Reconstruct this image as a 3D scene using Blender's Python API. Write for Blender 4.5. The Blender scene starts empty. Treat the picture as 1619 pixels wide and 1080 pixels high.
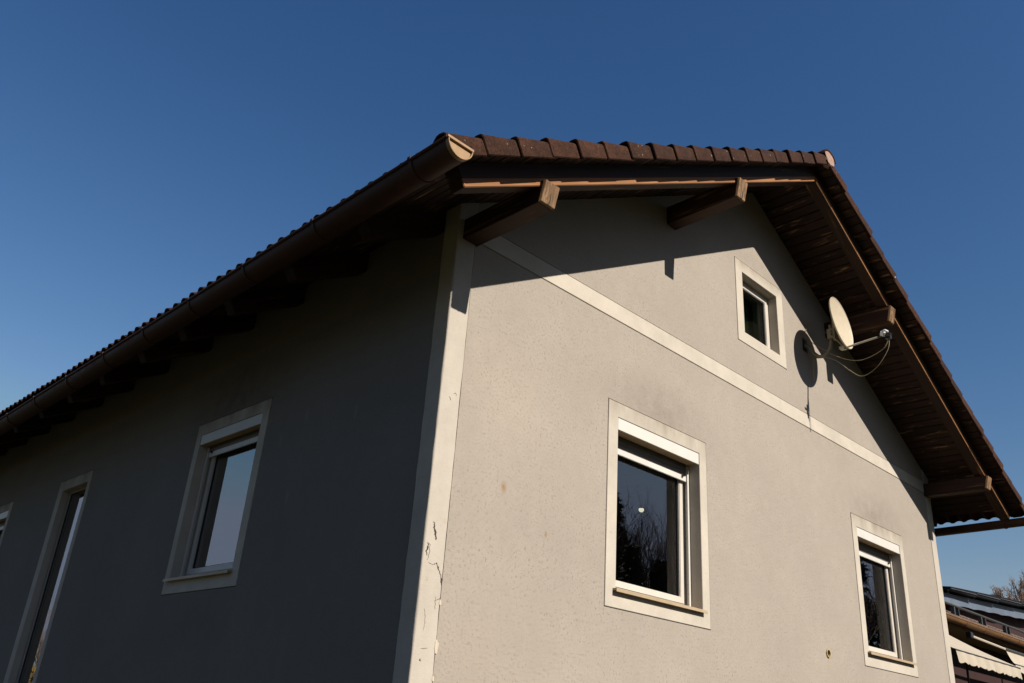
import bpy, bmesh, math, random
from mathutils import Vector, Matrix, geometry
random.seed(7)
D = bpy.data
sc = bpy.context.scene
col = sc.collection
R_ = math.radians
Z0 = 1.6                         # eye height: heights below are measured from the eye

# ------------------------------------------------------------------ camera
cd = D.cameras.new('camera'); cam = D.objects.new('camera', cd); col.objects.link(cam)
cd.sensor_width = 36.0; cd.lens = 1357.73 / 1619.0 * 36.0
cd.clip_start = 0.1; cd.clip_end = 3000
def cam_axes(yaw, pitch, roll):
    cy, sy, cp, sp = math.cos(yaw), math.sin(yaw), math.cos(pitch), math.sin(pitch)
    F = Vector((cp*sy, cp*cy, sp)); r = Vector((cy, -sy, 0)); u = r.cross(F)
    cr, sr = math.cos(roll), math.sin(roll)
    return cr*r + sr*u, cr*u - sr*r, F
r_, u_, f_ = cam_axes(R_(43.46219), R_(24.42607), R_(4.20910))
m = Matrix((r_, u_, -f_)).transposed().to_4x4()
m.translation = Vector((-3.2498, -4.0594, Z0))
cam.matrix_world = m
sc.camera = cam

# ------------------------------------------------------------------ sky, sun, exposure
SKYC = ((1.85, 1.04, 2.05), (1.45, .76, 3.55), (1.25, .76, 5.6))
SUN = Vector((0.06, -1.0, 0.76)).normalized()
w = D.worlds.new('World'); sc.world = w; w.use_nodes = True
nt = w.node_tree
bg = nt.nodes['Background']; sky = nt.nodes.new('ShaderNodeTexSky')
sky.sky_type = 'NISHITA'; sky.sun_disc = False
sky.sun_elevation = math.asin(SUN.z); sky.sun_rotation = math.atan2(SUN.x, SUN.y)
sky.altitude = 600; sky.air_density = 1.6; sky.dust_density = 1.2; sky.ozone_density = 10.0
# clearer, deeper winter sky: one contrast curve for the whole dome
sp_ = nt.nodes.new('ShaderNodeSeparateColor'); cb_ = nt.nodes.new('ShaderNodeCombineColor'); nt.links.new(sky.outputs[0], sp_.inputs[0])
for k, (g_, a_, top_) in enumerate(SKYC):
    q = nt.nodes.new('ShaderNodeMath'); q.operation = 'MINIMUM'; q.inputs[1].default_value = top_; nt.links.new(sp_.outputs[k], q.inputs[0])
    p = nt.nodes.new('ShaderNodeMath'); p.operation = 'POWER'; p.inputs[1].default_value = g_; nt.links.new(q.outputs[0], p.inputs[0])
    t_ = nt.nodes.new('ShaderNodeMath'); t_.operation = 'MULTIPLY'; t_.inputs[1].default_value = a_; nt.links.new(p.outputs[0], t_.inputs[0])
    nt.links.new(t_.outputs[0], cb_.inputs[k])
nt.links.new(cb_.outputs[0], bg.inputs[0]); bg.inputs[1].default_value = 0.05
sl = D.lights.new('sun', 'SUN'); so = D.objects.new('sun', sl); col.objects.link(so)
sl.energy = 5.0; sl.angle = R_(0.53); sl.color = (1.0, 0.93, 0.82)
so.rotation_euler = SUN.to_track_quat('Z', 'Y').to_euler(); so.location = (0, -40, 40)
sc.view_settings.view_transform = 'Standard'; sc.view_settings.look = 'None'
sc.view_settings.exposure = 0.7; sc.view_settings.gamma = 1.0
sc.view_settings.use_curve_mapping = False
sc.cycles.max_bounces = 8

# ------------------------------------------------------------------ mesh helper
class MB:
    def __init__(s): s.v = []; s.f = []
    def pts(s, P): i = len(s.v); s.v += [tuple(p) for p in P]; return i
    def hexa(s, P):              # 4 bottom (ccw from above) + 4 top
        i = s.pts(P)
        for q in ((3,2,1,0),(4,5,6,7),(0,1,5,4),(1,2,6,5),(2,3,7,6),(3,0,4,7)): s.f.append(tuple(i+k for k in q))
        return s
    def box(s, x0, x1, y0, y1, z0, z1):
        return s.hexa([(x0,y0,z0),(x1,y0,z0),(x1,y1,z0),(x0,y1,z0),(x0,y0,z1),(x1,y0,z1),(x1,y1,z1),(x0,y1,z1)])
    def quad(s, a, b, c, d): i = s.pts([a,b,c,d]); s.f.append((i,i+1,i+2,i+3)); return s
    def tri(s, a, b, c): i = s.pts([a,b,c]); s.f.append((i,i+1,i+2)); return s
    def ring(s, o, n, w0, w1):   # rectangular ring in local x/z, o,n = (u0,u1,v0,v1)
        O = [(o[0],o[2]),(o[1],o[2]),(o[1],o[3]),(o[0],o[3])]; N = [(n[0],n[2]),(n[1],n[2]),(n[1],n[3]),(n[0],n[3])]
        i = s.pts([(u,w0,v) for u,v in O]+[(u,w0,v) for u,v in N]+[(u,w1,v) for u,v in O]+[(u,w1,v) for u,v in N])
        for k in range(4):
            l = (k+1) % 4
            s.f += [(i+k,i+l,i+4+l,i+4+k),(i+8+l,i+8+k,i+12+k,i+12+l),(i+l,i+k,i+8+k,i+8+l),(i+4+k,i+4+l,i+12+l,i+12+k)]
        return s
    def loft(s, secs, caps=True, closed=True):
        n = len(secs[0]); i = [s.pts(q) for q in secs]
        for a, b in zip(i, i[1:]):
            for k in range(n if closed else n-1):
                l = (k+1) % n; s.f.append((a+k, a+l, b+l, b+k))
        if caps:
            s.f.append(tuple(i[0]+k for k in reversed(range(n)))); s.f.append(tuple(i[-1]+k for k in range(n)))
        return s
    def tube(s, P, r, n=8, caps=True):
        P = [Vector(p) for p in P]; rr = r if isinstance(r, (list, tuple)) else [r]*len(P)
        secs = []; ref = None
        for k, p in enumerate(P):
            t = (P[min(k+1, len(P)-1)] - P[max(k-1, 0)]).normalized()
            if ref is None: ref = Vector((0,0,1)) if abs(t.z) < .9 else Vector((1,0,0))
            a = t.cross(ref); 
            if a.length < 1e-4: a = t.orthogonal()
            a.normalize(); b = a.cross(t); ref = b
            secs.append([p + rr[k]*(math.cos(q)*a + math.sin(q)*b) for q in [-2*math.pi*j/n for j in range(n)]])
        return s.loft(secs, caps)
    def slab(s, outer, holes, w0, w1):   # polygon with holes in local x/z, thick along y
        loops = [outer] + holes
        tri = geometry.tessellate_polygon([[Vector((u, v, 0)) for u, v in l] for l in loops])
        flat = [p for l in loops for p in l]; n = len(flat)
        i = s.pts([(u, w0, v) for u, v in flat] + [(u, w1, v) for u, v in flat])
        for t in tri: s.f.append(tuple(i+k for k in t)); s.f.append(tuple(i+n+k for k in reversed(t)))
        o = i
        for l in loops:
            for k in range(len(l)):
                a, b = o+k, o+(k+1) % len(l); s.f.append((a, b, b+n, a+n))
            o += len(l)
        return s
    def build(s, name, mat, parent=None, loc=(0,0,Z0), rot=(0,0,0), bevel=0, smooth=False, matrix=None, seg=2):
        me = D.meshes.new(name); me.from_pydata(s.v, [], s.f); me.materials.append(mat)
        bm = bmesh.new(); bm.from_mesh(me); bmesh.ops.recalc_face_normals(bm, faces=bm.faces)
        if bevel:
            bmesh.ops.remove_doubles(bm, verts=bm.verts, dist=1e-5)
            ed = [e for e in bm.edges if len(e.link_faces) == 2 and e.calc_face_angle(0) > .6]
            bmesh.ops.bevel(bm, geom=ed, offset=bevel, segments=seg, affect='EDGES', clamp_overlap=True)
        bm.to_mesh(me); bm.free()
        if smooth:
            me.polygons.foreach_set('use_smooth', [True]*len(me.polygons)); me.set_sharp_from_angle(angle=R_(38))
        return link(name, me, parent, loc, rot, matrix)
def link(name, me, parent=None, loc=(0,0,Z0), rot=(0,0,0), matrix=None):
    o = D.objects.new(name, me); col.objects.link(o)
    if parent: o.parent = parent
    if matrix is not None:           # local to parent (all parents that use this sit at the origin)
        o.matrix_basis = matrix
    else:
        o.location = loc; o.rotation_euler = rot
    return o
def tag(o, label, cat, group=None, kind=None):
    o['label'] = label; o['category'] = cat
    if group: o['group'] = group
    if kind: o['kind'] = kind
    return o
def empty(name, loc=(0,0,0), rz=0):
    o = D.objects.new(name, None); col.objects.link(o); o.location = loc; o.rotation_euler = (0,0,rz); o.empty_display_size = .3; return o

# ------------------------------------------------------------------ materials
class NT:
    def __init__(s, name):
        s.m = D.materials.new(name); s.m.use_nodes = True; s.t = s.m.node_tree; s.p = s.t.nodes['Principled BSDF']
    def n(s, typ, **kw):
        o = s.t.nodes.new('ShaderNode'+typ)
        for k, v in kw.items():
            if k in o.inputs: o.inputs[k].default_value = v
            else: setattr(o, k, v)
        return o
    def l(s, a, b): s.t.links.new(a, b)
    def coord(s, scale=(1,1,1), out='Object', rnd=False):
        tc = s.n('TexCoord'); mp = s.n('Mapping'); mp.inputs['Scale'].default_value = scale; s.l(tc.outputs[out], mp.inputs[0]); return mp.outputs[0]
    def noise(s, vec, scale=1, detail=4, rough=.55, rnd=False):
        o = s.n('TexNoise'); o.inputs['Scale'].default_value = scale; o.inputs['Detail'].default_value = detail; o.inputs['Roughness'].default_value = rough
        if rnd:
            o.noise_dimensions = '4D'; oi = s.n('ObjectInfo'); mm = s.math('MULTIPLY', oi.outputs['Random'], 60.); s.l(mm, o.inputs['W'])
        s.l(vec, o.inputs['Vector']); return o.outputs[0]
    def math(s, op, a, b=None, c=None):
        o = s.n('Math', operation=op)
        for i, q in enumerate((a, b, c)):
            if q is None: continue
            if isinstance(q, (int, float)): o.inputs[i].default_value = q
            else: s.l(q, o.inputs[i])
        return o.outputs[0]
    def ramp(s, fac, *st):
        o = s.n('ValToRGB'); s.l(fac, o.inputs[0]); e = o.color_ramp.elements
        while len(e) < len(st): e.new(.5)
        for k, (p, c) in enumerate(st):
            e[k].position = p; e[k].color = (*c, 1) if isinstance(c, (tuple, list)) else (c, c, c, 1)
        return o.outputs[0]
    def mix(s, fac, a, b, mode='MIX'):
        o = s.n('MixRGB', blend_type=mode)
        for i, q in zip((0, 1, 2), (fac, a, b)):
            if isinstance(q, (int, float)): o.inputs[i].default_value = q
            elif isinstance(q, tuple): o.inputs[i].default_value = (*q, 1)
            else: s.l(q, o.inputs[i])
        return o.outputs[0]
    def bump(s, h, strength=.5, dist=.01):
        o = s.n('Bump'); o.inputs['Strength'].default_value = strength; o.inputs['Distance'].default_value = dist; s.l(h, o.inputs['Height']); s.l(o.outputs[0], s.p.inputs['Normal'])
    def done(s, colr=None, rough=.8, metal=0, spec=.3):
        if colr is not None:
            if isinstance(colr, tuple): s.p.inputs['Base Color'].default_value = (*colr, 1)
            else: s.l(colr, s.p.inputs['Base Color'])
        if isinstance(rough, (int, float)): s.p.inputs['Roughness'].default_value = rough
        else: s.l(rough, s.p.inputs['Roughness'])
        s.p.inputs['Metallic'].default_value = metal; s.p.inputs['Specular IOR Level'].default_value = spec
        return s.m

def spot(s, P, c, rad):          # soft blot round a fixed point of the wall (soot, rust), ellipse radii rad
    v = s.n('VectorMath', operation='SUBTRACT'); s.l(P, v.inputs[0]); v.inputs[1].default_value = c
    d = s.n('VectorMath', operation='DIVIDE'); s.l(v.outputs[0], d.inputs[0]); d.inputs[1].default_value = rad
    ln = s.n('VectorMath', operation='LENGTH'); s.l(d.outputs[0], ln.inputs[0])
    return s.math('SUBTRACT', 1.0, s.math('MINIMUM', ln.outputs['Value'], 1.0))

def mat_stucco(name, base, blots):
    s = NT(name); P = s.coord()
    big = s.noise(P, 1.3, 5, .6); mid = s.noise(P, 9, 4)
    c = s.mix(1, base, s.ramp(big, (.3, .93), (.7, 1.05)), 'MULTIPLY')
    c = s.mix(1, c, s.ramp(mid, (.3, .97), (.7, 1.03)), 'MULTIPLY')
    # rubbed render: short wandering furrows where grains were dragged
    Q = s.coord((125, 125, 80)); wob = s.noise(Q, 1.0, 2, .55)
    fur = s.ramp(s.math('ABSOLUTE', s.math('SUBTRACT', wob, .5)), (.022, 1.), (.075, 0.))
    gate = s.ramp(s.noise(P, 46, 3, .65), (.53, 0.), (.66, 1.))
    gate2 = s.ramp(s.noise(P, 2.6, 3), (.30, .25), (.70, 1.))
    fl = s.math('MULTIPLY', s.math('MULTIPLY', fur, gate), gate2)
    c = s.mix(s.math('MULTIPLY', fl, .62), c, (.085, .066, .05))
    pit = s.ramp(s.noise(P, 120, 2, .5), (.69, 0.), (.78, .4))
    c = s.mix(pit, c, (.11, .09, .07))
    nz = s.ramp(s.noise(P, 7, 5, .65), (.32, .25), (.72, 1.))
    for (ctr, rad, amt, tint) in blots:
        k = s.math('MULTIPLY', s.math('MULTIPLY', spot(s, P, ctr, rad), nz), amt)
        c = s.mix(k, c, tint)
    gr = s.noise(P, 220, 3, .7)
    h = s.math('SUBTRACT', s.math('MULTIPLY', gr, .5), s.math('MULTIPLY', fl, .5))
    h = s.math('ADD', h, s.math('MULTIPLY', s.noise(P, 45, 3), .9))
    s.bump(h, .6, .004)
    return s.done(c, .92, spec=.15)

def mat_trim(name, base, dirt=.5):
    s = NT(name); P = s.coord()
    c = s.mix(1, base, s.ramp(s.noise(P, 2.2, 6, .7), (.3, .84), (.7, 1.08)), 'MULTIPLY')
    sp = s.ramp(s.noise(P, 34, 4, .6), (.66, 0.), (.74, 1.))
    c = s.mix(s.math('MULTIPLY', sp, .35), c, (.26, .19, .12))
    g = s.n('TexCoord').outputs['Generated']; sx = s.n('SeparateXYZ'); s.l(g, sx.inputs[0])
    top = s.ramp(sx.outputs['Z'], (.86, 0.), (1., 1.))
    d = s.math('MULTIPLY', s.math('MULTIPLY', top, s.ramp(s.noise(s.coord((5, 5, 1.3)), 1, 4), (.3, .1), (.7, 1.))), dirt)
    c = s.mix(d, c, (.115, .085, .058))
    pk = s.ramp(s.noise(P, 11, 6, .75), (.62, 0.), (.68, .5)); c = s.mix(pk, c, s.mix(1, c, (.78, .74, .70), 'MULTIPLY'))
    s.bump(s.math('ADD', s.noise(P, 120, 3, .6), s.math('MULTIPLY', s.noise(P, 30, 3), .5)), .35, .003)
    return s.done(c, .9, spec=.15)

def mat_wood(name, axis, base, worn, amount, fine=1.0, front=None, short=False):
    """weathered stain on wood, grain along axis, flaking to raw wood"""
    s = NT(name); sc3 = [38*fine]*3; sc3[axis] = 5.0 if short else 1.6; sg = [9]*3; sg[axis] = 2.2 if short else 1.0
    st = s.noise(s.coord(tuple(sc3)), 1, 5, .6, rnd=True)
    cl = s.noise(s.coord(tuple(sg)), 1.0, 4, .6, rnd=True)
    hi = .70 - .22*amount
    flake = s.math('MULTIPLY', s.ramp(st, (hi-.10, 0.), (hi, 1.)), s.ramp(cl, (.60-.14*amount, 0.), (.70-.10*amount, 1.)))
    oi = s.n('ObjectInfo'); var = s.ramp(oi.outputs['Random'], (0., .72), (1., 1.25))
    grain = s.ramp(st, (.3, .65), (.7, 1.3))
    c = s.mix(1, s.mix(1, base, grain, 'MULTIPLY'), var, 'MULTIPLY')
    c = s.mix(flake, c, worn)
    if front:                     # sunlit edge: sun painted as bare wood along the front face's lower edge
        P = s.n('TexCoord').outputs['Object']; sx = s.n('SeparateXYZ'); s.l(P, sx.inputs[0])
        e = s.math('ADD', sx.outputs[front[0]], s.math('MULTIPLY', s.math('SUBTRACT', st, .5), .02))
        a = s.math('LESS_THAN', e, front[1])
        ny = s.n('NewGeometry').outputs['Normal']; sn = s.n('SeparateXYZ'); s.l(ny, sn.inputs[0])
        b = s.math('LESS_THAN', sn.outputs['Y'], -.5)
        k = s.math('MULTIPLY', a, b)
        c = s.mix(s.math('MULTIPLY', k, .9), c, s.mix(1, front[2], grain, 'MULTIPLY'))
    s.bump(st, .35, .004)
    return s.done(c, .72, spec=.25)

def mat_plain(name, base, rough=.5, metal=0, var=.12, scale=6, spec=.4, dirt=None):
    s = NT(name); P = s.coord(); nz = s.noise(P, scale, 4, .6)
    c = s.mix(1, base, s.ramp(nz, (.3, 1-var), (.7, 1+var)), 'MULTIPLY')
    if dirt: c = s.mix(s.ramp(s.noise(P, scale*.6, 5, .7), (.48, 0.), (.75, dirt[0])), c, dirt[1])
    s.bump(s.noise(P, scale*9, 2), .06, .002)
    return s.done(c, s.ramp(nz, (.3, max(rough-.08, .02)), (.7, rough+.1)), metal, spec)

def mat_tile(name, base, lichen=.35):
    s = NT(name); P = s.coord(); oi = s.n('ObjectInfo')
    g = s.noise(P, 75, 4, .75, rnd=True); b = s.noise(P, 9, 4, .6, rnd=True)
    c = s.mix(1, base, s.ramp(g, (.34, .35), (.66, 1.75)), 'MULTIPLY')
    c = s.mix(1, c, s.ramp(b, (.3, .6), (.7, 1.35)), 'MULTIPLY')
    c = s.mix(1, c, s.ramp(oi.outputs['Random'], (0., .8), (1., 1.25)), 'MULTIPLY')
    li = s.ramp(s.noise(P, 24, 4, .65, rnd=True), (.66, 0.), (.70, 1.))
    c = s.mix(s.math('MULTIPLY', li, lichen*2), c, (.36, .34, .28))
    s.bump(g, .5, .004)
    return s.done(c, .9, spec=.15)

def mat_glass(name, tint=(.80, .86, .84), ior=1.75):
    s = NT(name); t = s.t; out = t.nodes['Material Output']; t.nodes.remove(s.p)
    tr = s.n('BsdfTransparent'); tr.inputs[0].default_value = (*tint, 1)
    gl = s.n('BsdfGlossy'); gl.inputs['Roughness'].default_value = 0.0; gl.inputs[0].default_value = (.97, .98, 1, 1)
    fr = s.n('Fresnel'); fr.inputs[0].default_value = ior
    wv = s.noise(s.coord(), 1.1, 2); bp = s.n('Bump'); bp.inputs['Strength'].default_value = .03; bp.inputs['Distance'].default_value = .02
    s.l(wv, bp.inputs['Height']); s.l(bp.outputs[0], gl.inputs['Normal'])
    bf = s.n('NewGeometry').outputs['Backfacing']; fac = s.math('MULTIPLY', fr.outputs[0], s.math('SUBTRACT', 1.0, bf)); mx = s.n('MixShader'); s.l(fac, mx.inputs[0]); s.l(tr.outputs[0], mx.inputs[1]); s.l(gl.outputs[0], mx.inputs[2]); s.l(mx.outputs[0], out.inputs[0])
    return s.m

def mat_emit(name, c, st):
    s = NT(name); s.p.inputs['Emission Color'].default_value = (*c, 1); s.p.inputs['Emission Strength'].default_value = st
    return s.done(c, .4)

def mat_leaf(name, a, b):
    s = NT(name); P = s.coord(); nz = s.noise(P, 1.6, 3)
    c = s.mix(s.ramp(nz, (.35, 0.), (.65, 1.)), a, b); return s.done(c, .75, spec=.2)

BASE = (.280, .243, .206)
soot = (.12, .095, .075)
M = {}
M['gable'] = mat_stucco('rubbed_render', BASE, [
    ((2.38, 0, 2.56), (.95, .3, .34), .55, soot), ((6.55, 0, 2.52), (.95, .3, .34), .55, soot),
    ((4.2, 0, 4.75), (.6, .3, .2), .25, soot), ((.62, 0, 1.48), (.032, .3, .055), 1.0, (.20, .095, .015)),
    ((1.05, 0, 1.25), (.018, .3, .03), .9, (.16, .08, .02)), ((5.09, 0, .80), (.05, .3, .16), .5, (.30, .20, .10)),
    ((.45, 0, .2), (.9, .3, 1.2), .22, (.30, .24, .19)), ((.62, 0, 2.15), (.5, .3, .5), .20, (.46, .36, .30))])
M['side'] = mat_stucco('shade_darkened_grimy_render', (.165, .147, .130), [((-2.85, 0, 2.55), (1.1, .3, .45), .9, (.08, .06, .05)), ((-1.0, 0, 3.3), (3, .3, .5), .3, soot), ((-1.62, 0, 2.12), (.035, .3, .11), .5, (.30, .27, .23)), ((-1.95, 0, 2.0), (.03, .3, .10), .45, (.30, .27, .23)), ((-.95, 0, 2.02), (.025, .3, .09), .4, (.3, .27, .23)), ((-1.7, 0, 1.5), (.03, .3, .08), .4, (.3, .27, .23)), ((-2.85, 0, .62), (.7, .3, .3), .35, (.09, .08, .07)), ((-5.2, 0, 1.2), (1.2, .3, 1.2), .25, (.10, .09, .08))])  # same render as the gable, with shade darkened into the base colour
CREAM = (.415, .370, .312)
M['trim'] = mat_trim('cream_trim_render', CREAM, .7)
M['band'] = mat_trim('cream_band_render', CREAM, 0.)
M['pil'] = mat_trim('cream_pilaster_render', (.385, .343, .292), 0.)
M['core'] = mat_plain('masonry_core', (.25, .22, .19), .95)
M['room'] = mat_plain('room_paint', (.42, .38, .32), .9)
M['floor'] = mat_plain('dark_floor', (.035, .025, .018), .6)
M['board'] = mat_wood('stained_soffit_board', 1, (.026, .0118, .0075), (.30, .17, .085), .42, .8, short=True)
M['rafter'] = mat_wood('stained_rafter', 0, (.026, .0125, .0085), (.2, .11, .05), .3)
M['verge'] = mat_wood('weathered_sunlit_edge_rafter', 0, (.026, .0115, .0072), (.26, .14, .065), .34, front=('Z', -.100, (.25, .108, .038)))
M['purlin'] = mat_wood('stained_purlin', 1, (.038, .017, .010), (.28, .15, .07), .55)
M['endgrain'] = mat_wood('weathered_end_grain', 2, (.155, .086, .042), (.25, .15, .08), .7, fine=1.6)
M['tile'] = mat_tile('brown_concrete_tile', (.029, .0112, .0056))
M['mortar'] = mat_plain('ridge_mortar', (.26, .17, .13), .9, var=.3, scale=25)
M['gutter'] = mat_plain('shaded_gutter_metal', (.048, .020, .0115), .6, .0, .3, 7, .2)  # same metal as the end caps, shade put into the darker colour
M['cap'] = mat_plain('sunlit_gutter_metal', (.255, .15, .066), .5, 0, .15, 18, .4, dirt=(.4, (.30, .19, .09)))  # gutter metal again, sunlight on the end put into the lighter colour
M['white'] = mat_plain('white_coated_metal', (.50, .475, .44), .35, 0, .05, 4, .4, dirt=(.25, (.5, .42, .32)))
M['slat'] = mat_plain('grey_shutter_slat', (.12, .105, .09), .5, 0, .1)
M['wood_under'] = mat_plain('beige_box_underside', (.32, .22, .12), .6, 0, .15, 8, .3, dirt=(.5, (.22, .15, .08)))
M['frame'] = mat_plain('white_window_plastic', (.46, .42, .37), .35, 0, .05, 3, .45)
M['seal'] = mat_plain('black_rubber_seal', (.012, .012, .013), .6)
M['brownframe'] = mat_plain('brown_window_wood', (.07, .036, .02), .5, 0, .2, 12)
M['sill'] = mat_plain('beige_metal_sill', (.33, .25, .16), .45, 0, .1, 6, .4, dirt=(.5, (.3, .22, .13)))
M['glass'] = mat_glass('window_glass', (.72, .78, .77), 2.3)
M['glass_side'] = mat_glass('bright_window_glass', (.6, .62, .6), 3.4)
M['glassg'] = mat_glass('green_window_glass', (.54, .64, .60), 1.6)
M['curtain'] = mat_plain('grey_green_curtain', (.22, .31, .28), .9, 0, .5, 5)
M['crack'] = mat_plain('crack_shadow', (.05, .038, .03), .95)
M['hairline'] = mat_plain('hairline_crack', (.17, .135, .105), .95)
M['chip'] = mat_plain('bare_plaster', (.42, .36, .28), .95, scale=40)
M['dish'] = mat_plain('cream_dish_paint', (.40, .34, .25), .5, 0, .05, 30, .35, dirt=(.25, (.36, .28, .18)))
M['galv'] = mat_plain('dull_galvanised_steel', (.20, .18, .135), .55, .35, .2, 20)
M['armm'] = mat_plain('pale_feed_arm_metal', (.42, .39, .32), .45, .2, .1, 20)
M['black'] = mat_plain('black_plastic', (.018, .018, .020), .35)
M['lnbw'] = mat_plain('grey_lnb_plastic', (.55, .56, .58), .35)
M['cable'] = mat_plain('cream_cable', (.24, .19, .105), .5)
M['vent'] = mat_plain('beige_vent_plastic', (.36, .27, .13), .5)
M['ventin'] = mat_plain('brown_vent_flap', (.11, .068, .022), .7, 0, .2, 30)
M['dark'] = mat_plain('dark_hole', (.02, .016, .012), .95)
M['red'] = mat_plain('dark_red_wall_paint', (.021, .0042, .0042), .8, 0, .15, 3)
M['fascia'] = mat_plain('pale_metal_fascia', (.085, .108, .145), .55, .0, .12, 3)
M['panel'] = mat_plain('black_solar_panel', (.008, .008, .010), .6, 0, .1, 4, .15)
M['alu'] = mat_plain('aluminium_rail', (.12, .12, .125), .4, .6, .15, 9)
M['copper'] = mat_plain('tan_copper_gutter', (.19, .095, .038), .38, .25, .2, 3)
M['nsoffit'] = mat_plain('beige_eave_lining', (.17, .115, .07), .8, 0, .2, 5)
M['ntile'] = mat_tile('old_roof_tile', (.10, .072, .058), .6)
M['awn'] = mat_plain('cream_awning_cloth', (.34, .295, .235), .85, 0, .06, 3, .1)
M['steel'] = mat_plain('grey_rail_steel', (.06, .057, .052), .45, .4, .15, 12)
M['bark'] = mat_plain('grey_brown_bark', (.12, .085, .062), .9, 0, .3, 3)
M['twig'] = mat_plain('reddish_twigs', (.20, .135, .10), .9, 0, .25, 2)
M['needle'] = mat_leaf('dark_needles', (.018, .032, .016), (.04, .06, .025))
M['dryleaf'] = mat_leaf('dry_ochre_leaves', (.30, .19, .06), (.16, .12, .04))
M['bulb'] = mat_emit('lit_bulb_glass', (1.0, .80, .58), 1.0)

# ------------------------------------------------------------------ ground
def mat_ground():
    s = NT('winter_grass'); P = s.coord()
    c = s.mix(s.ramp(s.noise(P, .35, 6, .65), (.4, 0.), (.6, 1.)), (.040, .036, .016), (.026, .029, .012))
    c = s.mix(s.ramp(s.noise(P, 14, 4), (.45, 0.), (.7, .6)), c, (.06, .048, .026))
    s.bump(s.noise(P, 40, 4), .6, .03); return s.done(c, .95, spec=.1)
g = MB()
g.quad((-900,-900,0),(900,-900,0),(900,900,0),(-900,900,0))
o = g.build('ground', mat_ground(), loc=(0,0,0)); o['kind'] = 'structure'
s = NT('dark_gravel'); P = s.coord(); v = s.noise(P, 60, 3, .7)
s.bump(v, .8, .02); gm = s.done(s.mix(1, (.05, .046, .042), s.ramp(v, (.3, .5), (.7, 1.4)), 'MULTIPLY'), .95, spec=.1)
o = MB().slab([(-.9,-1.1),(9.3,-1.1),(9.3,13),(-.9,13)], [[(.05,.05),(.05,11.9),(8.25,11.9),(8.25,.05)]], 0, .02)
o.v = [(x, z, y+.004) for x, y, z in o.v]
o = o.build('gravel_path', gm, loc=(0,0,0)); o['kind'] = 'structure'

# ------------------------------------------------------------------ house
W, XM, L, SL = 8.304, 4.152, 12.0, .555
TH = math.atan(SL); CT, ST = math.cos(TH), math.sin(TH)
ZE = 3.40                        # underside of the soffit boards above the outer face of the long wall
house = empty('house')
tag(house, 'grey rendered gable house with cream trim and brown timber eaves', 'house')
GW = Matrix.Translation((0, 0, Z0))                                    # gable wall: x right, y inwards
SWm = Matrix.Translation((0, 0, Z0)) @ Matrix.Rotation(R_(-90), 4, 'Z')   # long wall: local x = -y, y = +x

def rect(r, e=0): return [(r[0]-e, r[2]-e), (r[1]+e, r[2]-e), (r[1]+e, r[3]+e), (r[0]-e, r[3]+e)]
w1o = (1.695, 3.054, .869, 2.452); w1i = (1.815, 2.946, 1.004, 2.330)
w2o = (5.880, 7.211, .862, 2.434); w2i = (5.995, 7.110, 1.004, 2.305)
wso = (3.698, 4.657, 3.719, 4.666); wsi = (3.828, 4.527, 3.838, 4.541)
lwo = (-3.520, -2.223, .876, 2.410); lwi = (-3.428, -2.335, 1.001, 2.302)
tlo = (-7.080, -6.055, -.02, 2.381); tli = (-6.935, -6.155, .10, 2.258)
t3o = (-10.13, -8.832, .86, 2.375); t3i = (-10.02, -8.945, .98, 2.27)
circ = lambda c, r, n=14: [(c[0]+r*math.cos(2*math.pi*k/n), c[1]+r*math.sin(2*math.pi*k/n)) for k in range(n)]
VC = (5.083, .897)
E_ = .006
top = lambda x: ZE + SL*(x if x < XM else W-x) + .006
zb0, zb1 = 3.175, 3.327
def wallpart(mb, name, mat, mtx): return mb.build(name, mat, house, matrix=mtx)
wallpart(MB().slab([(.168,-1.6),(W-.168,-1.6),(W-.168,zb0-E_),(.168,zb0-E_)], [rect(w1o,E_), rect(w2o,E_), circ(VC,.042)], 0, .030), 'gable_wall', M['gable'], GW)
wallpart(MB().slab([(.168,zb1+E_),(W-.168,zb1+E_),(W-.168,top(W-.168)),(XM,top(XM)),(.168,top(.168))], [rect(wso,E_)], 0, .030), 'gable_wall', M['gable'], GW)
hs = [[(r[0]-.03,r[2]-.03),(r[1]+.03,r[2]-.03),(r[1]+.03,r[3]+.03),(r[0]-.03,r[3]+.03)] for r in (w1i,w2i,wsi)]
wallpart(MB().slab([(.031,-1.6),(W-.031,-1.6),(W-.031,top(W-.031)),(XM,top(XM)),(.031,top(.031))], hs+[circ(VC,.036)], .031, .30), 'masonry', M['core'], GW)
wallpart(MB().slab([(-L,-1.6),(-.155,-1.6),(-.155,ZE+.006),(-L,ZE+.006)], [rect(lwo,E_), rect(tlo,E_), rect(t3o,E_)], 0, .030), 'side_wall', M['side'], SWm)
hs = [rect(r, .03) for r in (lwi, tli, t3i)]
wallpart(MB().slab([(-L,-1.6),(-.301,-1.6),(-.301,ZE+.006),(-L,ZE+.006)], hs, .031, .30), 'masonry', M['core'], SWm)
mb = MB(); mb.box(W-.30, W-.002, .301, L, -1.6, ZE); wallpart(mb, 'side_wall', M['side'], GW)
mb = MB().slab([(.301,-1.6),(W-.301,-1.6),(W-.301,ZE+.1),(XM,top(XM)-.03),(.301,ZE+.1)], [], L-.3, L-.001); wallpart(mb, 'gable_wall', M['gable'], GW)
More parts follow.
